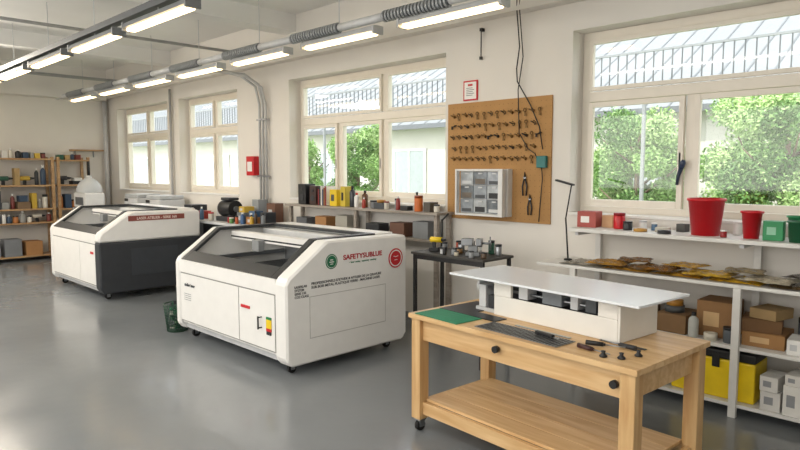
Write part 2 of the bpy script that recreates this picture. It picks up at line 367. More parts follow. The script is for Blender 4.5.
# ---------------------------------------------------------------- pine workbench
WB=E("workbench","pine workbench on casters with a lower shelf","workbench",(-1.995,3.22,0),math.radians(-4))
b=B(); n=6
for i in range(n):
    ya=-.39+i*.13; b.box(-.79,.79,ya+.0004,ya+.1296,.75,.78,PINE)
b.obj("tabletop",WB,bev=.002)
for yy in (-.335,.335): B().box(-.70,.70,yy-.0125,yy+.0125,.61,.749,PINE).obj("apron",WB,bev=.003)
for xx in (-.725,.725): B().box(xx-.0125,xx+.0125,-.30,.30,.61,.749,PINE).obj("apron",WB,bev=.003)
for xx in (-.735,.735):
    for yy in (-.335,.335):
        B().box(xx-.04,xx+.04,yy-.04,yy+.04,.085,.749,PINEZ).obj("leg",WB,bev=.004)
        B().cyl((xx-.014,yy,.035),(xx+.014,yy,.035),.035,RUBBER,seg=18).box(xx-.025,xx-.017,yy-.02,yy+.02,.03,.075,STEEL).box(xx+.017,xx+.025,yy-.02,yy+.02,.03,.075,STEEL).box(xx-.03,xx+.03,yy-.03,yy+.03,.072,.086,STEEL).obj("caster",WB)
for yy in (-.335,.335): B().box(-.695,.695,yy-.014,yy+.014,.12,.20,PINE).obj("stretcher",WB,bev=.003)
for xx in (-.735,.735): B().box(xx-.014,xx+.014,-.295,.295,.12,.20,PINE).obj("stretcher",WB,bev=.003)
b=B()
for i in range(4): b.box(-.69,.69,-.32+i*.16+.001,-.32+i*.16+.159,.20,.218,PINE)
b.obj("lower_shelf",WB,bev=.002)
for xx,zz in ((-.07,.69),(.665,.68)): B().cyl((xx,-.36,zz),(xx,-.347,zz),.012,STEEL).cyl((xx,-.385,zz),(xx,-.36,zz),.020,BLACK,seg=18).obj("knob",WB)
DV=E("sheet_feeding_table","low off-white machine carrying a thin white sheet on the workbench","machine",(-2.03,3.39,.781),math.radians(-6))
HG2=M("E2E0DA",.4,0,.02)
b=B(); b.box(-.34,.54,-.19,-.175,0,.125,HG2).box(-.34,.54,.175,.19,0,.19,HG2).box(-.34,.54,-.175,.175,0,.02,HG2).box(.54,.555,-.19,.19,0,.20,HG2)
b.obj("housing",DV,bev=.004)
B().box(-.34,-.20,-.192,-.17,.126,.205,HG2).obj("front_cheek",DV,bev=.003)
B().box(.42,.54,-.192,-.17,.126,.205,HG2).obj("front_cheek",DV,bev=.003)
B().cyl((-.50,-.13,.155),(.538,-.13,.155),.010,STEEL).obj("rail",DV)
B().cyl((-.50,-.09,.185),(.538,-.09,.185),.008,STEEL).obj("rail",DV)
B().box(-.33,.52,-.05,.06,.02,.17,DARK).obj("drive_unit",DV)
for xx,wd,c in ((-.16,.07,LGREY),(.02,.14,M("70757a",.5)),(.22,.05,LGREY),(.32,.07,M("4a4e52",.5))): B().box(xx,xx+wd,-.165,-.075,.126,.20,c).obj("carriage_block",DV,bev=.004)
B().box(-.52,-.345,-.17,.10,0,.025,M("b8babb",.4)).obj("base_plate",DV,bev=.003)
B().box(-.50,-.44,-.16,-.06,.026,.17,LGREY).obj("bearing_block",DV,bev=.004)
B().box(-.50,-.38,-.03,.07,.026,.14,M("6c7074",.4,.4)).obj("motor",DV,bev=.006)
B().cyl((-.53,-.11,.155),(-.505,-.11,.155),.045,M("d2d3d3",.4),seg=20).obj("pulley",DV)
B().box(-.42,-.36,-.16,-.08,.026,.11,DARK).obj("gear_box",DV,bev=.004)
B().box(-.58,-.46,.12,.21,0,.06,LGREY).box(-.57,-.48,.13,.20,.06,.13,WHITE).box(-.55,-.51,.14,.18,.13,.220,STEEL).obj("end_support",DV,bev=.003)
for xx in (-.32,-.05,.22,.49):
    B().box(xx,xx+.02,.15,.174,.02,.220,STEEL).obj("upright",DV)
for xx in (-.25,.46): B().box(xx,xx+.02,-.168,-.15,.02,.220,STEEL).obj("upright",DV)
B().box(-.68,.70,-.26,.26,.222,.236,M("E3E7EC",.2,0,.01)).obj("sheet",DV,bev=.002)
b=B().box(-.19,.19,-.11,.11,0,.004,M("0F7A55",.6))
for i in range(9): b.box(-.18+i*.044,-.179+i*.044,-.1,.1,.004,.0043,M("3f9c74",.6))
for i in range(5): b.box(-.185,.185,-.09+i*.044,-.089+i*.044,.004,.0043,M("3f9c74",.6))
simp("cutting_mat",b,"green gridded cutting mat lying on the pine workbench","cutting mat",(-2.56,2.985,.7815),math.radians(-6))
b=B(); pts=[(-.19,-.07),(-.19,.28),(.05,.28),(.05,.04),(.30,.04),(.30,-.07)]
vs=[b.bm.verts.new((x_,y_,0)) for x_,y_ in pts]; vt=[b.bm.verts.new((x_,y_,.004)) for x_,y_ in pts]
b.face(vs[::-1],BLACK); b.face(vt,BLACK)
for i in range(6): b.face([vs[i],vs[(i+1)%6],vt[(i+1)%6],vt[i]],BLACK)
simp("rubber_mat",b,"flat black rubber mat lying behind the green mat","mat",(-2.55,3.172,.7815),math.radians(-6))
sm=M("8d9092",.35,.7); blk=M("1e1f20",.6)
b=B().box(-.29,.29,-.085,.085,0,.003,sm)
for i in range(28):
    xx=-.275+i*.0203
    for ya,yb in ((-.079,-.029),(-.024,.024),(.029,.079)): b.box(xx,xx+.012,ya,yb,.003,.0036,blk)
simp("slotted_metal_sheet",b,"dark slotted metal sheet lying on the workbench","metal sheet",(-1.98,2.955,.782),math.radians(-5))
def ruler(L_,loc,rz,m,lab):
    b=B().box(-L_/2,L_/2,-.012,.012,0,.003,m); k=int(L_/.02)
    for i in range(k-1): b.box(-L_/2+.01+i*.02,-L_/2+.0115+i*.02,-.012,.0,.003,.0034,BLACK)
    simp("ruler",b,lab,"ruler",loc,math.radians(rz))
ruler(.38,(-1.93,3.075,.7815),-5,M("A9ACAE",.35,.7),"steel ruler lying beside the machine")
ruler(.26,(-1.48,3.14,.7815),-4,M("33363a",.4),"black ruler lying beside the machine")
def screwdriver(loc,rz,hm,lab):
    R=E("screwdriver",lab,"screwdriver",loc,rz)
    B().cyl((0,0,.014),(.09,0,.014),.013,hm,r1=.011).cyl((.09,0,.014),(.1,0,.014),.007,hm).obj("handle",R); B().cyl((.1,0,.014),(.2,0,.014),.0035,STEEL).obj("shaft",R)
screwdriver((-1.62,3.01,.7805),math.radians(14),BLACK,"black screwdriver lying on the workbench")
screwdriver((-1.38,3.08,.7805),math.radians(172),DARK,"dark screwdriver lying on the workbench")
screwdriver((-1.62,2.93,.7805),math.radians(-12),M("3a1a1a",.4),"dark red screwdriver lying on the workbench")
b=E("utility_knife","black utility knife lying on the metal sheet","knife",(-1.92,3.0,.7865),math.radians(-12))
B().box(0,.13,-.012,.012,.001,.02,BLACK).obj("handle",b,bev=.004); B().box(.13,.17,-.007,.007,.006,.009,STEEL).obj("blade",b)
for (x,y) in ((-1.45,2.87),(-1.37,2.90),(-1.33,3.0)):
    simp("clamp_knob",B().lathe([(0,0),(.018,0),(.02,.006),(.012,.014),(.008,.02),(.012,.03),(0,.033)],BLACK),"small black knob standing on the workbench","knob",(x,y,.781))
# ---------------------------------------------------------------- shelving by window
SH=E("wall_shelving","white open shelving unit with grey uprights under the window","shelving",(0,0,0))
SW=M("D9D8D4",.5); 
B().box(-2.68,.6,4.62,5.075,1.20,1.228,SW).obj("top_board",SH,bev=.003)
for z in (.925,.495,.095): B().box(-2.95 if z>.9 else -2.6,.6,4.60 if z>.9 else 4.62,5.07,z-.025,z,SW).obj("shelf_board",SH,bev=.003)
for xx in (-2.64,-1.40,-.1):
    for yy in (4.60,5.02): B().box(xx,xx+.05,yy+.0,yy+.04,0,1.20 if yy>5 else .90,SW).obj("upright",SH,bev=.003)
    B().box(xx+.01,xx+.04,4.66,5.0,1.17,1.199,LGREY).obj("bracket",SH); 
def bucket(loc,rt,rb,h,m,lab,handle=True,name="bucket",cat="bucket"):
    R=E(name,lab,cat,loc); t=.004
    B().lathe([(0,0),(rb,0),(rt-.004,h*.93),(rt+.006,h*.93),(rt+.006,h),(rt-t,h),(rb-t,.006),(0,.006)],m,seg=32).obj("body",R)
bucket((-1.67,4.82,1.228),.126,.094,.268,RED,"large red plastic bucket on the window shelf",False)
bucket((-1.36,4.80,1.228),.068,.048,.19,RED,"small red plastic bucket on the window shelf",False)
DG=M("1E5C3C",.45)
bucket((-1.05,4.75,1.228),.08,.065,.14,DG,"dark green plastic cup on the window shelf",False,"plastic_cup","cup")
bucket((-1.13,4.95,1.228),.050,.038,.16,M("2E8B57",.45),"tall green plastic cup on the window shelf",False,"plastic_cup","cup")
def carton(loc,d,m,lab,rz=0,tape=None,cat="box",name="carton",group=None):
    R=E(name,lab,cat,loc,rz,group); a,b_,h=d[0]/2,d[1]/2,d[2]
    B().box(-a,a,-b_,b_,0,h*.97,m).obj("body",R,bev=.003)
    B().box(-a,a,-b_,-.002,h*.97,h,m).obj("flap",R,bev=.001)
    B().box(-a,a,.002,b_,h*.97,h,m).obj("flap",R,bev=.001)
    if tape: B().box(-a*.6,a*.3,-b_-.0008,-b_,h*.3,h*.7,tape).obj("label_strip",R)
    return R
def bottle(loc,r,h,m,cap,lab,name="bottle",cat="bottle",rz=0,group=None):
    R=E(name,lab,cat,loc,rz,group)
    B().lathe([(0,0),(r*.95,0),(r,.01),(r,h*.68),(r*.85,h*.76),(r*.4,h*.83),(r*.36,h*.88),(0,h*.88)],m,seg=16).obj("body",R)
    B().lathe([(0,h*.86),(r*.44,h*.86),(r*.44,h),(0,h)],cap,seg=14).obj("cap",R); return R
def jar(loc,r,h,m,cap,lab,name="jar",cat="jar",group=None):
    R=E(name,lab,cat,loc,0,group)
    B().lathe([(0,0),(r*.96,0),(r,.008),(r,h*.8),(r*.92,h*.84),(0,h*.84)],m,seg=18).obj("body",R)
    B().lathe([(0,h*.83),(r*1.02,h*.83),(r*1.02,h*.99),(r*.98,h),(0,h)],cap,seg=18).obj("lid",R); return R
def roll(loc,ro,ri,h,m,lab):
    return simp("tape_roll",B().lathe([(ri,0),(ro,0),(ro,h),(ri,h),(ri,0)],m),lab,"tape roll",loc)
def machine_tool(loc,s,c,lab,rz=0):
    R=E("power_tool",lab,"power tool",loc,rz)
    B().cyl((-.12*s,0,.13*s),(.06*s,0,.13*s),.045*s,c,seg=14).obj("motor_body",R,bev=.006*s)
    B().box(-.06*s,.0,-.025*s,.025*s,0,.10*s,BLACK).obj("grip",R,bev=.006*s)
    B().cyl((.06*s,0,.13*s),(.14*s,0,.13*s),.028*s,DARK,r1=.014*s).obj("nose",R)
zt=1.2285
carton((-1.215,4.78,zt),(.12,.10,.13),M("2E8B57",.5),"small green box on the window shelf",.1,M("8fc4a6",.5))
carton((-2.60,4.84,zt),(.16,.14,.13),M("A9524A",.6),"small red and white cardboard box on the shelf",.1,WHITE)
carton((-2.45,4.92,zt),(.10,.12,.10),M("C7A07A",.7),"small brown cardboard box on the shelf",-.1)
jar((-2.34,4.84,zt),.045,.13,RED,M("8d1019",.4),"red tin standing on the shelf",name="tin",cat="tin")
jar((-2.24,4.78,zt),.035,.07,DARK,BLACK,"short black tin on the shelf",name="tin",cat="tin")
jar((-2.18,4.92,zt),.03,.07,WHITE,LGREY,"small white jar on the shelf")
jar((-2.08,4.90,zt),.022,.06,M("4a6b8a",.4),WHITE,"small blue jar on the shelf")
carton((-1.98,4.82,zt),(.10,.08,.035),M("b7b2a6",.6),"flat pale box on the shelf",.2)
carton((-1.88,4.95,zt),(.07,.07,.06),M("4b4a48",.6),"tiny dark box on the shelf",-.2)
jar((-1.52,4.74,zt),.022,.05,M("8d1019",.4),WHITE,"tiny red jar on the shelf")
roll((-2.12,4.74,zt),.05,.028,.022,M("b98a3a",.4),"amber roll of tape lying on the shelf")
roll((-1.92,4.70,zt),.048,.028,.025,M("2c2f33",.4),"black roll of tape lying on the shelf")
jar((-1.50,4.97,zt),.03,.1,M("D7D7D2",.3),WHITE,"white plastic jar on the shelf")
bottle((-0.98,4.93,zt),.05,.20,M("E9E9E6",.3),RED,"white plastic bottle with red cap on the shelf")
b=E("handheld_wand","dark blue handheld wand hanging on the window frame","hand tool",(-2.05,5.235,1.58))
B().tube([(0,0,0),(.01,-.005,.07),(.03,0,.14)],[.012,.014,.02],M("1d2a44",.4),10).obj("grip",b)
B().tube([(.03,0,.14),(.045,-.005,.18),(.05,-.01,.2)],[.022,.024,.012],M("24324f",.4),10).obj("nozzle",b)
DL=E("desk_lamp","black slim slanted desk lamp standing on the low shelf","lamp",(-2.80,4.85,.926))
B().lathe([(0,0),(.035,0),(.035,.012),(.012,.018),(0,.018)],BLACK).obj("base",DL)
B().cyl((0,0,.015),(-.03,0,.36),.007,BLACK).cyl((-.03,0,.36),(.02,0,.66),.006,BLACK).obj("stem",DL)
B().slab([(-.13,-.022,.695),(.04,-.022,.655),(.04,.022,.655),(-.13,.022,.695)],.016,BLACK).obj("head",DL,bev=.004)
def crumple(loc,sx,sy,h,m,lab,seed,rz=0,name="plastic_packet",cat="plastic packet"):
    rnd=random.Random(seed); n1,n2=34,22; vs=[];fs=[]
    ph=[(rnd.uniform(3,9),rnd.uniform(3,9),rnd.uniform(0,6)) for _ in range(3)]+[(rnd.uniform(14,30),rnd.uniform(14,30),rnd.uniform(0,6)) for _ in range(3)]
    for j in range(n2+1):
        for i in range(n1+1):
            u,v=i/n1,j/n2; z=0
            for q,(a,b_,c) in enumerate(ph): z+=abs(math.sin(a*u+b_*v+c))*(.22 if q<3 else .09)
            e=min(1,6*min(u,1-u,v,1-v)+.4)
            vs.append(((u-.5)*sx*(1+.04*math.sin(9*v+seed)),(v-.5)*sy*(1+.04*math.sin(8*u+seed)),z*h*e+.002))
    for j in range(n2):
        for i in range(n1):
            a=j*(n1+1)+i; fs.append((a,a+1,a+n1+2,a+n1+1))
    me=bpy.data.meshes.new(name); me.from_pydata(vs,[],fs); me.materials.append(m)
    o=bpy.data.objects.new(name,me); COL.objects.link(o); o.location=loc; o.rotation_euler=(0,0,rz)
    md=o.modifiers.new("t","SOLIDIFY"); md.thickness=.0015; md.offset=1
    return T(o,lab,cat,"plastic packets on the shelf")
zl=.9255
pcs=[("8a8478","grey"),("A87C34","amber"),("B88A32","golden brown"),("D0A434","yellow"),("6a5638","dark brown"),("7b5f3a","brown")]
for i in range(6):
    c,l=pcs[i]; crumple((-2.57+i*.385,4.80,zl),.355,.34,.022,M(c,.1,0,.45,14,.2,0,0,.88),"crumpled glossy %s plastic packet on the shelf"%l,i+1,0)
for i in range(5):
    c,l=[("C2903C","amber"),("8a5f28","brown"),("DAB040","yellow"),("c9bfa8","pale"),("5a4c38","dark")][i]; crumple((-2.37+i*.385,4.75,zl+.028),.31,.29,.024,M(c,.1,0,.45,14,.2,0,0,.82),"crumpled glossy %s plastic packet lying on other packets"%l,i+11,[.08,-.1,.06,-.1,.06][i])
for i in range(4):
    c,l=[("8a5f2a","brown"),("CFA03A","amber"),("9a8a68","tan"),("403830","dark")][i]; crumple((-2.2+i*.40,4.84,zl+.058),.25,.24,.02,M(c,.1,0,.45,14,.2,0,0,.85),"small glossy %s plastic packet on top of the pile"%l,i+31,[.3,-.25,.2,-.3][i])
z2=.4955
carton((-2.2,4.86,z2),(.3,.3,.22),M("6b5238",.8),"dark brown cardboard box on the lower shelf",.03)
carton((-1.84,4.84,z2),(.22,.3,.14),M("7d6040",.8),"low brown cardboard box on the lower shelf",-.03)
roll((-1.86,4.80,z2+.1405),.07,.04,.05,M("4a4d50",.5),"dark grey roll lying on a cardboard box")
roll((-1.86,4.80,z2+.191),.06,.03,.04,M("a6762e",.4),"amber tape roll stacked on a dark roll")
carton((-1.57,4.90,z2),(.24,.26,.26),M("8F6B45",.8),"brown cardboard box on the lower shelf",0,M("c8a77a",.6))
carton((-1.24,4.86,z2),(.26,.3,.10),M("9C7448",.8),"flat brown cardboard box on the lower shelf",.05,M("c8a77a",.6))
carton((-1.27,4.84,z2+.101),(.24,.24,.09),M("6e5032",.8),"flat dark brown box stacked on another box",.2)
carton((-1.22,4.84,z2+.192),(.18,.22,.07),M("9a8058",.8),"small tan box on top of the box stack",-.25)
jar((-1.44,4.70,z2),.04,.11,M("4d5358",.4),BLACK,"dark grey tin on the lower shelf",name="tin",cat="tin")
bottle((-1.68,4.69,z2),.035,.18,M("b7b9b4",.3),BLACK,"pale bottle on the lower shelf")
roll((-1.56,4.69,z2),.045,.02,.05,M("c9c4b6",.5),"pale roll of tape on the lower shelf")
machine_tool((-2.02,4.72,z2),.8,M("2c6a6a",.5),"teal power tool on the lower shelf",1.4)
for i,(x,h,yy) in enumerate(((-1.04,.1,4.76),(-.93,.13,4.72),(-.81,.09,4.75))):
    carton((x,yy,z2),(.09,.2,h),WHITE,"small white box on the lower shelf",[.08,-.05,.06][i],LGREY,group="white boxes on the lower shelf")
jar((-1.04,4.95,z2),.04,.2,M("5c6064",.5),BLACK,"grey tin behind white boxes on the shelf",name="tin",cat="tin")
jar((-.90,4.95,z2),.045,.24,M("b8b4a8",.5),DARK,"pale tin behind white boxes on the shelf",name="tin",cat="tin")
z3=.0955
TB=E("toolbox","yellow plastic toolbox with black lid and latches","toolbox",(-1.54,4.82,z3))
B().box(-.28,.28,-.145,.145,0,.28,M("E8C81C",.35)).obj("body",TB,bev=.012)
B().box(-.285,.285,-.15,.15,.282,.345,BLACK).obj("lid",TB,bev=.012)
for xx in (-.17,.03): B().box(xx-.025,xx+.025,-.158,-.146,.22,.32,BLACK).obj("latch",TB,bev=.003)
B().box(-.08,.08,-.012,.012,.352,.366,BLACK).box(-.08,-.065,-.012,.012,.335,.355,BLACK).box(.065,.08,-.012,.012,.335,.355,BLACK).obj("handle",TB)
carton((-2.02,4.82,z3),(.3,.3,.24),M("54585c",.6),"dark grey storage box on the bottom shelf")
carton((-2.38,4.82,z3),(.3,.3,.2),M("7a6248",.8),"brown carton on the bottom shelf")
for i,(x,y,a,h,zz) in enumerate(((-1.16,4.75,.12,.13,0),(-1.02,4.73,.11,.2,0),(-.88,4.75,.12,.16,0),(-1.16,4.74,.11,.10,.1305),(-.74,4.75,.12,.25,0),(-.88,4.74,.11,.1,.1605),(-1.02,4.74,.09,.07,.2005))):
    carton((x,y,z3+zz),(a,.2,h),M(["CFCDC8","DAD8D2","C5C0B4"][i%3],.6),"small white cardboard box stacked on the bottom shelf",[.04,-.03,.05,-.06,.02,.07,-.08][i],M("8b8d90",.6),group="white boxes on the bottom shelf")
# ---------------------------------------------------------------- pegboard
PB=M("B08653",.8,0,.06,6)
b=B().box(-4.37,-3.13,5.082,5.0999,1.20,2.38,PB)
dk=M("5a4228",.8)
for j in range(22):
    for i in range(24): b.box(-4.35+i*.0525,-4.345+i*.0525,5.0815,5.083,1.23+j*.0525,1.235+j*.0525,dk)
T(b.obj("pegboard"),"golden tan hardboard pegboard mounted on the wall","pegboard")
PC=E("drawer_cabinet","pale small-parts cabinet with translucent drawers on the pegboard","drawer cabinet",(-3.84,5.026,1.25))
cbm=M("DDDDDB",.4,0,.02)
b=B(); b.box(-.29,.29,-.02,.0555,0,.46,cbm)
b.frame([(-.29,-.06,0),(.29,-.06,0),(.29,-.06,.46),(-.29,-.06,.46)],(.02,.05,.02,.02),-.05,cbm); b.obj("body",PC,bev=.002)
cl=[M("9299a0",.1,0,.3,14),M("70777d",.1,0,.35,14),M("b3b9bd",.1,0,.25,14)]
cc=[M("4b4f53",.6),M("2c2e31",.6),M("c8cbcd",.5),M("6b6258",.6)]
for j in range(3):
    for i in range(3):
        xa=-.262+i*.168; za=.028+j*.138
        B().box(xa,xa+.160,-.055,-.022,za,za+.130,cl[(i*2+j)%3]).box(xa+.06,xa+.11,-.062,-.055,za+.105,za+.12,LGREY).box(xa+.02,xa+.14,-.0565,-.055,za+.008,za+.04+.02*((i+j)%2),cc[(i+j*3)%4]).obj("drawer",PC)
tms=[M("6e5228",.4,.5),M("26231f",.5,.4),M("4e3c24",.4,.5)]
def tool(k):
    b=B(); m=tms[k%3]; tm2=tms[1]; s=1.25
    b.cyl((0,.0145,.0),(0,-.006,.0),.0035,tm2,seg=6)
    if k==0:
        b.tube([(math.cos(t)*.012*s,-.006,(math.sin(t)*.012-.008)*s) for t in [2*math.pi*i/10 for i in range(11)]],.0055,m,5).box(-.006,.006,-.010,-.002,-.055*s,-.02*s,m).box(.004,.016,-.010,-.002,-.055*s,-.040*s,m)
    elif k in (1,3):
        b.cyl((-.022*s,-.008,-.006*s),(.012*s,-.008,-.018*s),.0075,m,seg=8).cyl((.012*s,-.008,-.018*s),(.022*s,-.008,-.022*s),.0145,m,seg=8)
    elif k==4:
        b.cyl((-.024*s,-.008,-.016*s),(.024*s,-.008,-.004*s),.0065,m,seg=8).box(-.028*s,-.014*s,-.013,-.003,-.036*s,-.008*s,m)
    else:
        b.cyl((-.022*s,-.008,-.004*s),(.006*s,-.008,-.016*s),.0068,m,seg=8).tube([(.006*s,-.008,-.016*s),(.020*s,-.008,-.010*s),(.024*s,-.008,-.024*s),(.012*s,-.008,-.032*s),(.006*s,-.008,-.016*s)],.0055,m,5)
    return b
protos=[tool(k).obj("hanging_tool") for k in range(6)]
first=[True]*6
labs=["small brass key-shaped tool on a pegboard hook","short dark metal fitting on a pegboard hook","hooked bronze fitting on a pegboard hook","short brass metal fitting on a pegboard hook","small dark angled wrench on a pegboard hook","hooked bronze metal fitting on a pegboard hook"]
for j,zz in enumerate((2.27,2.16,2.05,1.94,1.83)):
    nn=14 if j<4 else 13
    for i in range(nn):
        k=random.choice((0,0,1,2,3,3,4,5)); x=-4.29+i*.080+random.uniform(-.005,.005)+(j%2)*.02
        if x>-3.24: continue
        p=protos[k]; loc=(x,5.067,zz+random.uniform(-.006,.006))
        if first[k]: o=p; o.location=loc; first[k]=False
        else: o=p.copy(); o.location=loc; COL.objects.link(o)
        T(o,labs[k],"tool","small tools hanging in rows on the pegboard")
SG=E("wall_notice","small white notice in a red frame on the wall","sign",(-4.08,5.085,2.40))
b=B(); b.frame([(-.09,0,0),(.09,0,0),(.09,0,.2),(-.09,0,.2)],(.015,.015,.015,.015),.012,RED); b.obj("frame",SG)
B().box(-.075,.075,-.002,.01,.015,.185,WHITE).obj("paper",SG)
b=B()
for i in range(5): b.box(-.05,.03+.02*(i%2),-.004,-.002,.05+i*.018,.056+i*.018,M("777777",.6))
b.box(-.03,.03,-.004,-.002,.145,.165,RED); b.obj("print",SG)
WR=E("hanging_cables","black cables dropping from the ceiling down the wall","cable",(-3.44,5.05,3.15))
B().tube([(0,-.1,.2),(-.01,-.08,0),(-.03,0,-.3),(-.06,0,-.5),(-.05,0,-.62),(.1,0,-.85),(.2,0,-1.05),(.24,0,-1.26)],.006,CABLE,6).obj("cable",WR)
B().tube([(.03,-.1,.2),(.02,-.08,0),(.01,0,-.4),(-.04,0,-.7),(-.02,0,-1.1),(.08,0,-1.25),(.16,0,-1.30),(.2,0,-1.38)],.005,CABLE,6).obj("cable",WR)
AD=E("power_adapter","small teal power adapter hanging on the wall by cables","power adapter",(-3.21,5.055,1.72))
B().box(-.05,.05,-.02,.02,0,.11,M("1D6E6A",.4)).obj("body",AD,bev=.006); B().tube([(0,0,0),(.01,0,-.1),(-.01,0,-.35),(-.02,0,-.5)],.005,CABLE,6).obj("cord",AD)
for i,(px_,pz_,s2) in enumerate(((-3.40,1.62,1.25),(-3.34,1.42,1.1))):
    PL=E("hanging_pliers",["dark pliers hanging on the pegboard below the adapter","smaller dark pliers hanging low on the pegboard"][i],"pliers",(px_,5.066,pz_))
    for s_ in (-1,1): B().tube([(.005*s_,0,0),(.02*s_*s2,0,-.06*s2),(.014*s_*s2,0,-.13*s2)],.007,DARK,6).obj("handle",PL)
    B().cyl((0,-.006,.01),(0,.0155,.01),.013,STEEL).cyl((0,0,.01),(0,0,.05*s2),.011,tms[1],r1=.004).obj("jaw",PL)
HG=E("wall_bracket_hook","thin black rod hanging from a small wall bracket","hanger",(-3.93,5.06,2.80))
B().cyl((0,0,0),(0,0,.26),.006,BLACK,seg=8).obj("rod",HG); B().box(-.014,.014,-.01,.038,.26,.29,BLACK).obj("bracket",HG); B().box(-.012,.012,-.012,.012,-.015,.015,BLACK).obj("hook",HG)
FB=E("fire_alarm_box","red fire alarm box on the wall pier","alarm box",(-8.1,5.04,1.62))
B().box(-.10,.10,-.04,.055,0,.28,RED).obj("body",FB,bev=.008); B().box(-.06,.06,-.046,-.04,.06,.2,WHITE).obj("front_label",FB)
PI=E("conduit_pipes","pale grey conduit pipes bending down the wall pier","pipe",(-7.8,4.98,0))
for i,(dx,top) in enumerate(((0,3.0),(.08,2.95),(-.08,2.98))):
    B().tube([(dx-.55,-.70,3.04+.02*i),(dx-.25,-.5,3.05+.02*i),(dx-.05,-.2,top+.03),(dx,.0,top-.1),(dx,.06,top-.35),(dx,.06,1.0)],.018,M("B9BABA",.5,.1),10).obj("pipe",PI)
for z in (2.4,1.6): B().box(-.12,.12,.03,.09,z,z+.025,STEEL).obj("clamp",PI)
simp("conduit_pipe",B().tube([(0,-.0,3.1),(0,0,0)],.022,M("A9AAAB",.5,.1),10),"grey vertical conduit pipe between windows","pipe",(-10.72,5.05,0))
simp("conduit_pipe",B().tube([(0,-.0,3.1),(0,0,0)],.045,LGREY,12),"pale vertical pipe in the room corner","pipe",(-13.60,5.01,0))
for i,(xx,z,r_) in enumerate(((-8.3,3.4,.020),(-12.2,3.35,.028))):
    simp("ceiling_pipe",B().cyl((0,-4.9,0),(0,2.93,0),r_,M("A9AAAB",.5,.2),seg=10),"thin grey pipe running under the ceiling","pipe",(xx,2.0,z))
# ---------------------------------------------------------------- lamps
TUBE=M("FFE0AE",.4,0,0,1,0,5.5)
def lampthing(L_,hm,lab,grp,rod=.62,w=.085):
    R=E("ceiling_lamp",lab,"lamp",(0,0,0),0,grp)
    B().prism([(-w,.0),(-w*.9,.035),(-w*.5,.055),(w*.5,.055),(w*.9,.035),(w,.0)],-L_,0,hm).obj("housing",R)
    B().box(-L_+.03,-.03,-w*.66,w*.66,-.032,-.001,TUBE).obj("diffuser",R,bev=.012)
    B().box(-L_-.012,-L_+.012,-w,w,-.025,.05,hm).obj("end_cap",R); B().box(-.012,.012,-w,w,-.025,.05,hm).obj("end_cap",R)
    B().cyl((-L_/2,0,.055),(-L_/2,0,.05+rod),.005,LGREY,seg=6).obj("suspension_rod",R)
    return R
l1=lampthing(1.12,M("BBBCBD",.45,.2),"suspended slim strip lamp with pale grey housing","strip lamps in the row by the windows",.63,.064)
l1.location=(-3.0,4.15,3.00)
for i in range(1,7): dup(l1,(-3.0-1.45*i,4.15,3.00))
l2=lampthing(1.25,M("7b7e81",.45,.3),"suspended slim strip lamp with grey housing","strip lamps in the middle row",.63,.068)
l2.location=(-4.85,2.5,3.02)
for i in range(1,6): dup(l2,(-4.85-1.5*i,2.5,3.02))
dm=M("A4A7A9",.4,.3); dmd=M("606366",.6,.2); dm2=M("D4D5D5",.4,.1)
DU=E("ventilation_duct","ribbed silver-grey duct sections between smooth pale pipe","duct",(-.6,4.15,3.12))
for i in range(9):
    xa=-1.50-1.45*i
    b=B(); b.cyl((xa,0,0),(xa-.80,0,0),.040,dmd,seg=14)
    for k in range(19): b.cyl((xa-.02-k*.042,0,0),(xa-.044-k*.042,0,0),.054,dm,seg=16)
    b.obj("ribbed_section",DU)
    B().cyl((xa-.80,0,0),(xa-1.45,0,0),.040,dm2,seg=14).obj("smooth_section",DU)
T(B().box(-9,.0,-.045,.045,-.03,.03,M("55585b",.5,.3)).obj("lamp_rail",None,(-4.7,2.5,3.14)),"dark rail carrying the strip lamps","lamp rail")
# ---------------------------------------------------------------- shelf under window (middle)
WS=E("window_shelf","narrow grey wooden shelf on legs below the window","shelf",(0,0,0))
B().box(-6.95,-4.27,4.80,5.075,1.235,1.262,GREYWOOD).obj("top_board",WS,bev=.003)
B().box(-6.9,-4.3,4.82,5.07,.95,.975,GREYWOOD).obj("shelf_board",WS,bev=.003)
for xx in (-6.9,-5.6,-4.34): 
    for yy in (4.83,5.02): B().box(xx,xx+.045,yy,yy+.045,0,1.235,GREYWOOD).obj("leg",WS,bev=.003)
zs=1.2625
def stereo(loc,d,m,lab,name,cat):
    R=E(name,lab,cat,loc); a,b_,h=d[0]/2,d[1]/2,d[2]
    B().box(-a,a,-b_,b_,0,h,m).obj("body",R,bev=.006)
    for q,t in ((.35,.55),(.75,.3)): B().cyl((0,-b_-.006,h*q),(0,-b_,h*q),a*t,DARK,seg=18).obj("cone",R)
stereo((-6.62,4.92,zs),(.16,.16,.26),BLACK,"small black loudspeaker on the window shelf","loudspeaker","loudspeaker")
stereo((-6.42,4.93,zs),(.13,.14,.24),M("3a2520",.5),"small dark brown loudspeaker on the window shelf","loudspeaker","loudspeaker")
bks=["7a1f24","22262c","d8d4cc","304a66","8a5a30"]
for i in range(6):
    c=M(bks[i%5],.6); h=.2+.02*(i%3); o=B().box(-.012,.012,-.07,.07,0,h,c).box(-.010,.013,-.066,.071,.003,h-.003,WHITE)
    simp("book",o,"upright book on the window shelf","book",(-6.30+i*.028,4.93,zs),0,0,"books on the window shelf")
carton((-6.03,4.93,zs),(.12,.12,.20),YEL,"yellow carton on the window shelf",.1,M("4a4a4a",.5))
carton((-5.86,4.95,zs),(.10,.12,.24),M("C8B23A",.5),"tall yellow carton on the window shelf",-.1,BLACK)
bottle((-5.72,4.92,zs),.035,.25,M("33363b",.2),BLACK,"dark bottle on the window shelf")
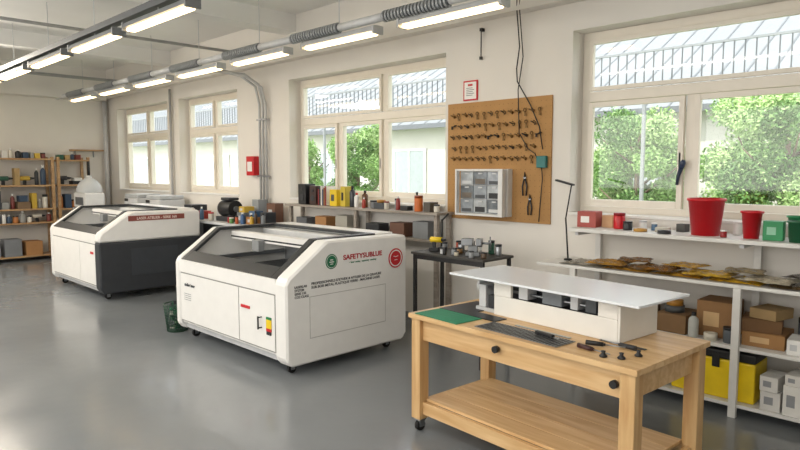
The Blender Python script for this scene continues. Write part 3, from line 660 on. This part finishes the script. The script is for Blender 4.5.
bottle((-5.62,4.9,zs),.03,.17,WHITE,RED,"white bottle with red cap on the window shelf")
bottle((-5.53,4.95,zs),.035,.2,M("5a3a1c",.2),BLACK,"brown glass bottle on the window shelf")
bottle((-5.45,4.86,zs),.022,.12,M("a33a2c",.3),WHITE,"small red bottle on the window shelf")
jar((-5.36,4.93,zs),.04,.09,M("6b6e72",.4),BLACK,"grey tin on the window shelf",name="tin",cat="tin")
carton((-5.22,4.93,zs),(.14,.12,.07),M("3e4247",.5),"flat dark box on the window shelf",.15)
roll((-5.22,4.92,zs+.0705),.05,.028,.03,M("a6762e",.4),"amber tape roll on a dark box")
jar((-5.09,4.88,zs),.03,.09,M("c9c4b8",.4),M("7a1f24",.4),"pale jar on the window shelf")
jar((-5.02,4.98,zs),.03,.12,M("8f9a9e",.3),BLACK,"grey jar on the window shelf")
bottle((-4.93,4.90,zs),.025,.15,M("8b2f2a",.3),WHITE,"red bottle on the window shelf")
bottle((-4.72,4.98,zs),.028,.20,M("4b5a3a",.3),BLACK,"green bottle on the window shelf")
jar((-4.60,4.88,zs),.045,.17,ORNG,M("8a3d12",.4),"orange tin on the window shelf",name="tin",cat="tin")
carton((-4.48,4.94,zs),(.10,.12,.10),M("55514a",.6),"small grey box on the window shelf",-.1)
carton((-4.80,4.90,zs),(.10,.10,.05),M("262728",.6),"small black box on the window shelf",.1)
jar((-4.36,4.9,zs),.03,.08,M("d4cfc4",.4),DARK,"small pale jar on the window shelf")
for i,x in enumerate((-6.65,-6.25,-5.85,-5.30,-4.90,-4.55)):
    carton((x,4.93,.9755),(.22,.16,.12+.03*(i%3)),[M("56595e",.6),CARD,M("a9a59a",.6),DARK,M("6b4a3a",.6),M("7b7e80",.6)][i],["grey","brown","pale","dark","reddish brown","light grey"][i]+" storage box on the lower board of the window shelf",0)
# ---------------------------------------------------------------- small black bench
BB=E("tool_bench","small slim black steel bench crowded with tools","workbench",(-3.62,4.40,0))
B().box(-.42,.42,-.22,.22,.928,.95,M("3a3835",.5)).obj("tabletop",BB,bev=.004)
for xx in (-.39,.39):
    for yy in (-.19,.19): B().box(xx-.014,xx+.014,yy-.014,yy+.014,0,.928,BLACK).obj("leg",BB)
B().box(-.376,.376,-.20,-.185,.885,.925,BLACK).obj("apron",BB); B().box(-.376,.376,.182,.198,.20,.225,BLACK).obj("stretcher",BB)
VS=E("bench_vise","grey steel bench vise bolted to the black bench","vise",(-3.45,4.36,.9505),.5)
B().box(-.06,.06,-.05,.05,0,.03,GREY).box(-.04,.04,-.03,.03,.03,.09,GREY).obj("base",VS,bev=.004)
B().box(-.10,.0,-.045,.045,.09,.15,STEEL).obj("jaw",VS,bev=.004); B().box(.03,.08,-.045,.045,.09,.15,STEEL).obj("jaw",VS,bev=.004)
B().cyl((.08,0,.11),(.16,0,.11),.01,STEEL).cyl((.15,0,.05),(.15,0,.17),.006,STEEL).obj("screw",VS)
b=E("hand_drill","yellow and black cordless drill on the black bench","drill",(-3.86,4.34,.9505),.3)
B().cyl((-.06,0,.11),(.05,0,.11),.026,YEL).obj("body",b); B().box(-.04,-.01,-.015,.015,.03,.10,BLACK).box(-.07,.02,-.025,.025,0,.035,BLACK).obj("grip",b,bev=.004); B().cyl((.05,0,.11),(.09,0,.11),.016,DARK,r1=.01).obj("chuck",b)
for i,(x,y,c,rr_,hh) in enumerate(((-3.70,4.50,STEEL,.03,.08),(-3.60,4.28,GREY,.025,.06),(-3.28,4.50,STEEL,.03,.1),(-3.62,4.55,DARK,.03,.1),(-3.72,4.26,LGREY,.02,.05),(-3.52,4.54,WHITE,.025,.07),(-3.64,4.40,M("8d6a3c",.4),.03,.05),(-3.27,4.28,M("5c4a38",.4),.025,.05),(-3.78,4.56,M("b04a30",.4),.025,.09),(-3.66,4.22,BLACK,.018,.07),(-3.54,4.24,M("c0b8a4",.4),.02,.04),(-3.36,4.22,GREY,.022,.06),(-3.40,4.56,M("2d5a48",.4),.028,.12),(-3.90,4.50,M("7b8084",.4),.025,.07))):
    jar((x,y,.9505),rr_,hh,c,DARK,"small metal can on the black bench",name="can",cat="can",group="cans on the black bench")
b=E("swing_arm","dark steel clamp arm standing on the black bench","clamp",(-3.98,4.55,.9505))
B().cyl((0,0,0),(0,0,.28),.010,BLACK).cyl((0,0,.27),(.12,-.05,.34),.008,BLACK).obj("arm",b); B().lathe([(0,0),(.035,0),(.035,.012),(.015,.02),(0,.02)],BLACK).obj("base",b)
# ---------------------------------------------------------------- window-side long desk with clutter
LD=E("long_desk","long grey desk standing under the far windows","desk",(0,0,0))
B().box(-11.95,-7.05,4.45,5.0,.93,.965,LGREY).obj("tabletop",LD,bev=.004)
for i in range(4):
    xx=-11.9+i*1.58
    for yy in (4.5,4.93): B().box(xx,xx+.05,yy,yy+.05,0,.93,GREY).obj("leg",LD)
B().box(-11.85,-7.12,4.8,4.82,.3,.93,M("6d6f72",.6)).obj("back_panel",LD)
zd=.9655
MC=E("bench_grinder","black bench machine with round housing on the desk","machine",(-8.2,4.72,zd))
B().box(-.2,.2,-.12,.12,0,.07,DARK).obj("base",MC,bev=.01)
B().cyl((-.16,0,.18),(.16,0,.18),.12,BLACK,seg=24).obj("housing",MC,bev=.01)
B().cyl((-.19,0,.18),(-.16,0,.18),.05,STEEL,seg=16).obj("hub",MC); B().cyl((.16,0,.18),(.19,0,.18),.04,STEEL,seg=16).obj("hub",MC)
B().box(-.12,.12,-.08,.08,.30,.34,DARK).obj("top_guard",MC,bev=.01)
for i,(x,y,a,d,h,c,l) in enumerate([(-9.6,4.7,.3,.3,.14,"d9d7d2","white"),(-9.2,4.7,.24,.26,.2,"2c3036","black"),(-8.88,4.65,.16,.2,.12,"a23a2e","red"),(-7.72,4.7,.18,.2,.15,"6b7076","grey"),(-7.45,4.68,.18,.2,.1,"a9713f","brown"),(-7.22,4.72,.14,.16,.17,"30343a","dark"),(-8.58,4.85,.18,.2,.2,"dad8d0","pale"),(-7.45,4.68,.14,.14,.08,"3c5a7a","blue"),(-7.72,4.7,.14,.16,.08,"c2a23a","yellow"),(-7.72,4.91,.16,.14,.32,"8f9498","light grey"),(-7.35,4.92,.2,.14,.28,"6b4a3a","reddish brown")]):
    carton((x,y,zd+(.1005 if i==7 else .1505 if i==8 else 0)),(a,d,h),M(c,.5),l+" box among clutter on the long desk",0,LGREY)
jar((-7.92,4.56,zd),.04,.10,M("8d1019",.4),DARK,"red tin on the long desk",name="tin",cat="tin")
bottle((-7.58,4.55,zd),.03,.16,M("3b5f8c",.3),WHITE,"blue bottle on the long desk")
bottle((-7.34,4.54,zd),.025,.14,M("c9a23a",.3),BLACK,"yellow bottle on the long desk")
bottle((-8.95,4.52,zd),.04,.2,M("d7d2c6",.3),BLACK,"white bottle on the long desk")
jar((-8.50,4.58,zd),.04,.12,M("c7c3ba",.4),RED,"pale jar with red lid on the long desk")
jar((-7.82,4.52,zd),.03,.08,M("5b8a4a",.4),WHITE,"green jar on the long desk")
jar((-7.68,4.52,zd),.022,.11,M("b5552c",.4),BLACK,"small orange jar on the long desk")
bottle((-7.12,4.58,zd),.028,.17,M("7c8185",.3),BLACK,"grey bottle on the long desk")
bottle((-7.22,4.53,zd),.022,.2,M("3a2a1c",.3),BLACK,"dark brown bottle on the long desk")
bottle((-8.72,4.55,zd),.03,.19,M("4b6b8a",.3),WHITE,"slate blue bottle on the long desk")
def printer(loc,lab,rz=0):
    R=E("printer",lab,"printer",loc,rz)
    B().box(-.28,.28,-.22,.22,0,.24,M("c8c9ca",.4)).obj("body",R,bev=.015)
    B().box(-.27,.27,-.21,.21,.242,.31,M("b3b6b8",.4)).obj("lid",R,bev=.015)
    B().box(-.2,.2,-.30,-.215,.06,.075,DARK).obj("tray",R); B().box(-.25,-.1,-.225,-.22,.18,.23,BLACK).obj("control_panel",R)
printer((-10.4,4.76,zd),"white desktop printer on the long desk")
printer((-11.3,4.76,zd),"pale grey desktop printer on the long desk")
DM=E("hooded_machine","white machine with a small translucent dome on a cabinet","machine",(-12.45,4.35,0))
B().box(-.35,.35,-.3,.08,0,1.0,M("a9abac",.5)).obj("cabinet",DM,bev=.01)
B().box(-.32,.32,-.28,.06,1.002,1.28,M("E2E3E2",.4)).obj("housing",DM,bev=.03,seg=3)
B().box(-.2,.2,-.288,-.279,1.06,1.2,M("5c6268",.3)).obj("control_panel",DM)
B().lathe([(.22,1.285),(.225,1.33),(.20,1.42),(.14,1.50),(.07,1.545),(.05,1.56),(.05,1.60),(.0,1.60)],M("E4E8EA",.15,0,.02,9,0,0,0,.6),c=(0,-.1,0),seg=28).obj("dome_hood",DM)
B().cyl((0,-.1,1.282),(0,-.1,1.42),.08,M("9da3a8",.4),seg=18).obj("spindle",DM)
B().cyl((.0,-.1,1.6),(0,-.1,1.86),.025,BLACK).obj("column",DM)
# ---------------------------------------------------------------- far shelving
def shelving(ya,yb,lab,levels,xb=-13.66,dep=.42,H_=1.95):
    R=E("wooden_shelving",lab,"shelving",(xb+dep/2,(ya+yb)/2,0)); w2=(yb-ya)/2; d2=dep/2
    for yy in (-w2,w2-.05):
        for xx in (-d2,d2-.05): B().box(xx,xx+.05,yy,yy+.05,0,H_,OAKY).obj("upright",R,bev=.003)
    for z in levels: B().box(-d2+.001,d2-.001,-w2+.001,w2-.001,z-.03,z,OAKY).obj("shelf_board",R,bev=.003)
    return R
shelving(2.0,3.90,"tall wooden shelving full of boxes against the end wall",(.10,.72,.98,1.42,1.92))
shelving(3.95,4.55,"narrow wooden shelving with tools against the end wall",(.12,.6,.96,1.42,1.90))
simp("wall_board",B().box(0,.2,-.3,.3,0,.03,OAKY).box(0,.02,-.2,-.18,-.12,0,GREY).box(0,.02,.15,.17,-.12,0,GREY),"wooden wall shelf on brackets","shelf",(-13.695,4.62,2.08))
cols=[("8f8f8b","grey"),("3a3d42","dark"),("b2703a","orange"),("cfc9bc","pale"),("a58a5c","tan"),("1f2022","black"),("d8d6d0","white"),("c2a23a","yellow"),("55595d","slate"),("7a6248","brown"),("6e2f28","red"),("33465c","blue"),("2d5a48","green")]
rnd=random.Random(31)
def fill(z,y,yend,xc,hmax,lab):
    fails=0
    while fails<5:
        kind=rnd.random(); wd=rnd.uniform(.06,.13) if kind<.62 else rnd.uniform(.2,.27); h=rnd.uniform(.09,hmax)
        if kind>=.62 and hmax<.16: kind=.1; wd=.1
        if y+wd>yend: fails+=1; continue
        c,l=rnd.choice(cols); 
        if kind<.2: carton((xc,y+wd/2,z),(.2,wd*.9,h),M(c,.6),l+" storage box on "+lab,rnd.uniform(-.05,.05))
        elif kind<.45: bottle((xc+.05,y+wd/2,z),min(.05,wd*.42),h+.04,M(c,.4),WHITE,l+" bottle on "+lab)
        elif kind<.62: jar((xc+.05,y+wd/2,z),min(.06,wd*.45),h*.8,M(c,.4),BLACK,l+" tin on "+lab,name="tin",cat="tin")
        elif kind<.82: machine_tool((xc,y+wd/2,z),min(.95,hmax/.2),M(c,.5),l+" power tool resting on "+lab,math.radians(90+rnd.uniform(-8,8)))
        else:
            carton((xc,y+wd/2,z),(.24,wd*.9,h*.45),M(c,.6),"low wide "+l+" tray on "+lab)
            c,l=rnd.choice(cols); carton((xc,y+wd/2,z+h*.45+.0005),(.2,wd*.6,h*.4),M(c,.6),"small "+l+" box stacked on a tray",rnd.uniform(-.1,.1))
        y+=wd+rnd.uniform(.004,.02)
for z,hm in ((.7205,.17),(.9805,.34),(1.4205,.36),(1.9205,.15)): fill(z,2.7,3.84,-13.36,hm,"the wooden shelving")
for z,hm in ((.1205,.34),(.6005,.26),(.9605,.34),(1.4205,.34),(1.9005,.1)): fill(z,4.0,4.49,-13.40,hm,"the narrow wooden shelving")
for i,y in enumerate((2.8,3.15,3.5)):
    carton((-13.4,y,.1005),(.32,.28,.26+.06*(i%2)),[M("9a9da0",.6),M("7b7e82",.6),CARD][i],["grey plastic storage box on the bottom shelf","dark grey plastic storage box on the bottom shelf","brown carton on the bottom shelf"][i])
# bin beside machine
BN=E("wire_bin","dark green wire basket filled with scraps","waste bin",(-6.35,3.0,0))
gm=M("1f4233",.5); b=B(); 
b.lathe([(0,0),(.10,0),(.10,.008),(0,.008)],gm)
for k in range(36):
    a=2*math.pi*k/36; b.cyl((math.cos(a)*.102,math.sin(a)*.102,0),(math.cos(a)*.136,math.sin(a)*.136,.29),.003,gm,seg=5)
for j in range(10):
    r_=.103+.035*j/9; z=.285*j/9
    b.tube([(math.cos(t)*r_,math.sin(t)*r_,z+.003) for t in [2*math.pi*i/20 for i in range(21)]],.003 if j<9 else .007,gm,5)
b.obj("basket",BN)
b=B(); rn=random.Random(5)
for k in range(90):
    zz=rn.uniform(.03,.30); lim=.05+.1*zz; aa=rn.uniform(0,6.28); q=lim*math.sqrt(rn.random())
    b.cbox((math.cos(aa)*q,math.sin(aa)*q,zz),(rn.uniform(.02,.05),rn.uniform(.01,.04),rn.uniform(.01,.04)),rn.choice([M("b8b6ac",.6),M("3d6a4e",.6),M("28503c",.6),DARK,M("5d7a5c",.6),GREEN]),rn.uniform(0,3))
b.obj("scraps",BN)["kind"]="stuff"
# ---------------------------------------------------------------- light
def area(name,loc,rot,sx,sy,power,col=(1,1,1)):
    l=bpy.data.lights.new(name,'AREA'); l.shape='RECTANGLE'; l.size=sx; l.size_y=sy; l.energy=power; l.color=col
    o=bpy.data.objects.new(name,l); COL.objects.link(o); o.location=loc; o.rotation_euler=rot; return o
for i,(yy,p) in enumerate(((.6,100),(-1.4,85))): area("ceiling_fill_strip",(-5,yy,3.3),(0,0,0),12,.2,p,(1,.94,.85))  # unseen fill strips added under the ceiling to lift the room light
area("upward_ceiling_fill",(-6,-1.2,2.6),(math.radians(180),0,0),12,.3,135,(1,.97,.92))  # fill added to brighten the ceiling from below, no fixture modelled
area("opposite_wall_fill",(-4,-2.9,2.1),(math.radians(90),0,0),12,1.6,195,(1,.98,.95))  # unseen fill panel added along the solid left wall, no window there
area("far_end_fill",(-11,1.4,3.2),(0,math.radians(-40),0),.3,2.5,110,(1,.90,.76))  # warm fill added to brighten the far end, no lamp hangs here
for a,c in ops:
    o=area("window_portal",((a+c)/2,5.45,(SILL+HEAD)/2),(math.radians(-90),0,0),c-a,HEAD-SILL,10); o.data.cycles.is_portal=True
sun=bpy.data.lights.new("sun",'SUN'); sun.energy=3.6; sun.angle=.01; sun.color=(1,.95,.86)
so=bpy.data.objects.new("sun",sun); COL.objects.link(so); so.rotation_euler=(math.radians(42),0,math.radians(-20))
W=bpy.data.worlds.new("world"); S.world=W; W.use_nodes=True; bg=W.node_tree.nodes["Background"]; bg.inputs[0].default_value=(.97,.98,1,1); bg.inputs[1].default_value=2.9
# ---------------------------------------------------------------- camera
cd=bpy.data.cameras.new("camera"); cd.sensor_width=36; cd.lens=632/800*36; cd.clip_end=200
cam=bpy.data.objects.new("camera",cd); COL.objects.link(cam); cam.location=(0,0,1.7); cam.rotation_euler=(math.radians(90-4.97),0,math.radians(45))
S.camera=cam
S.view_settings.view_transform='Standard'
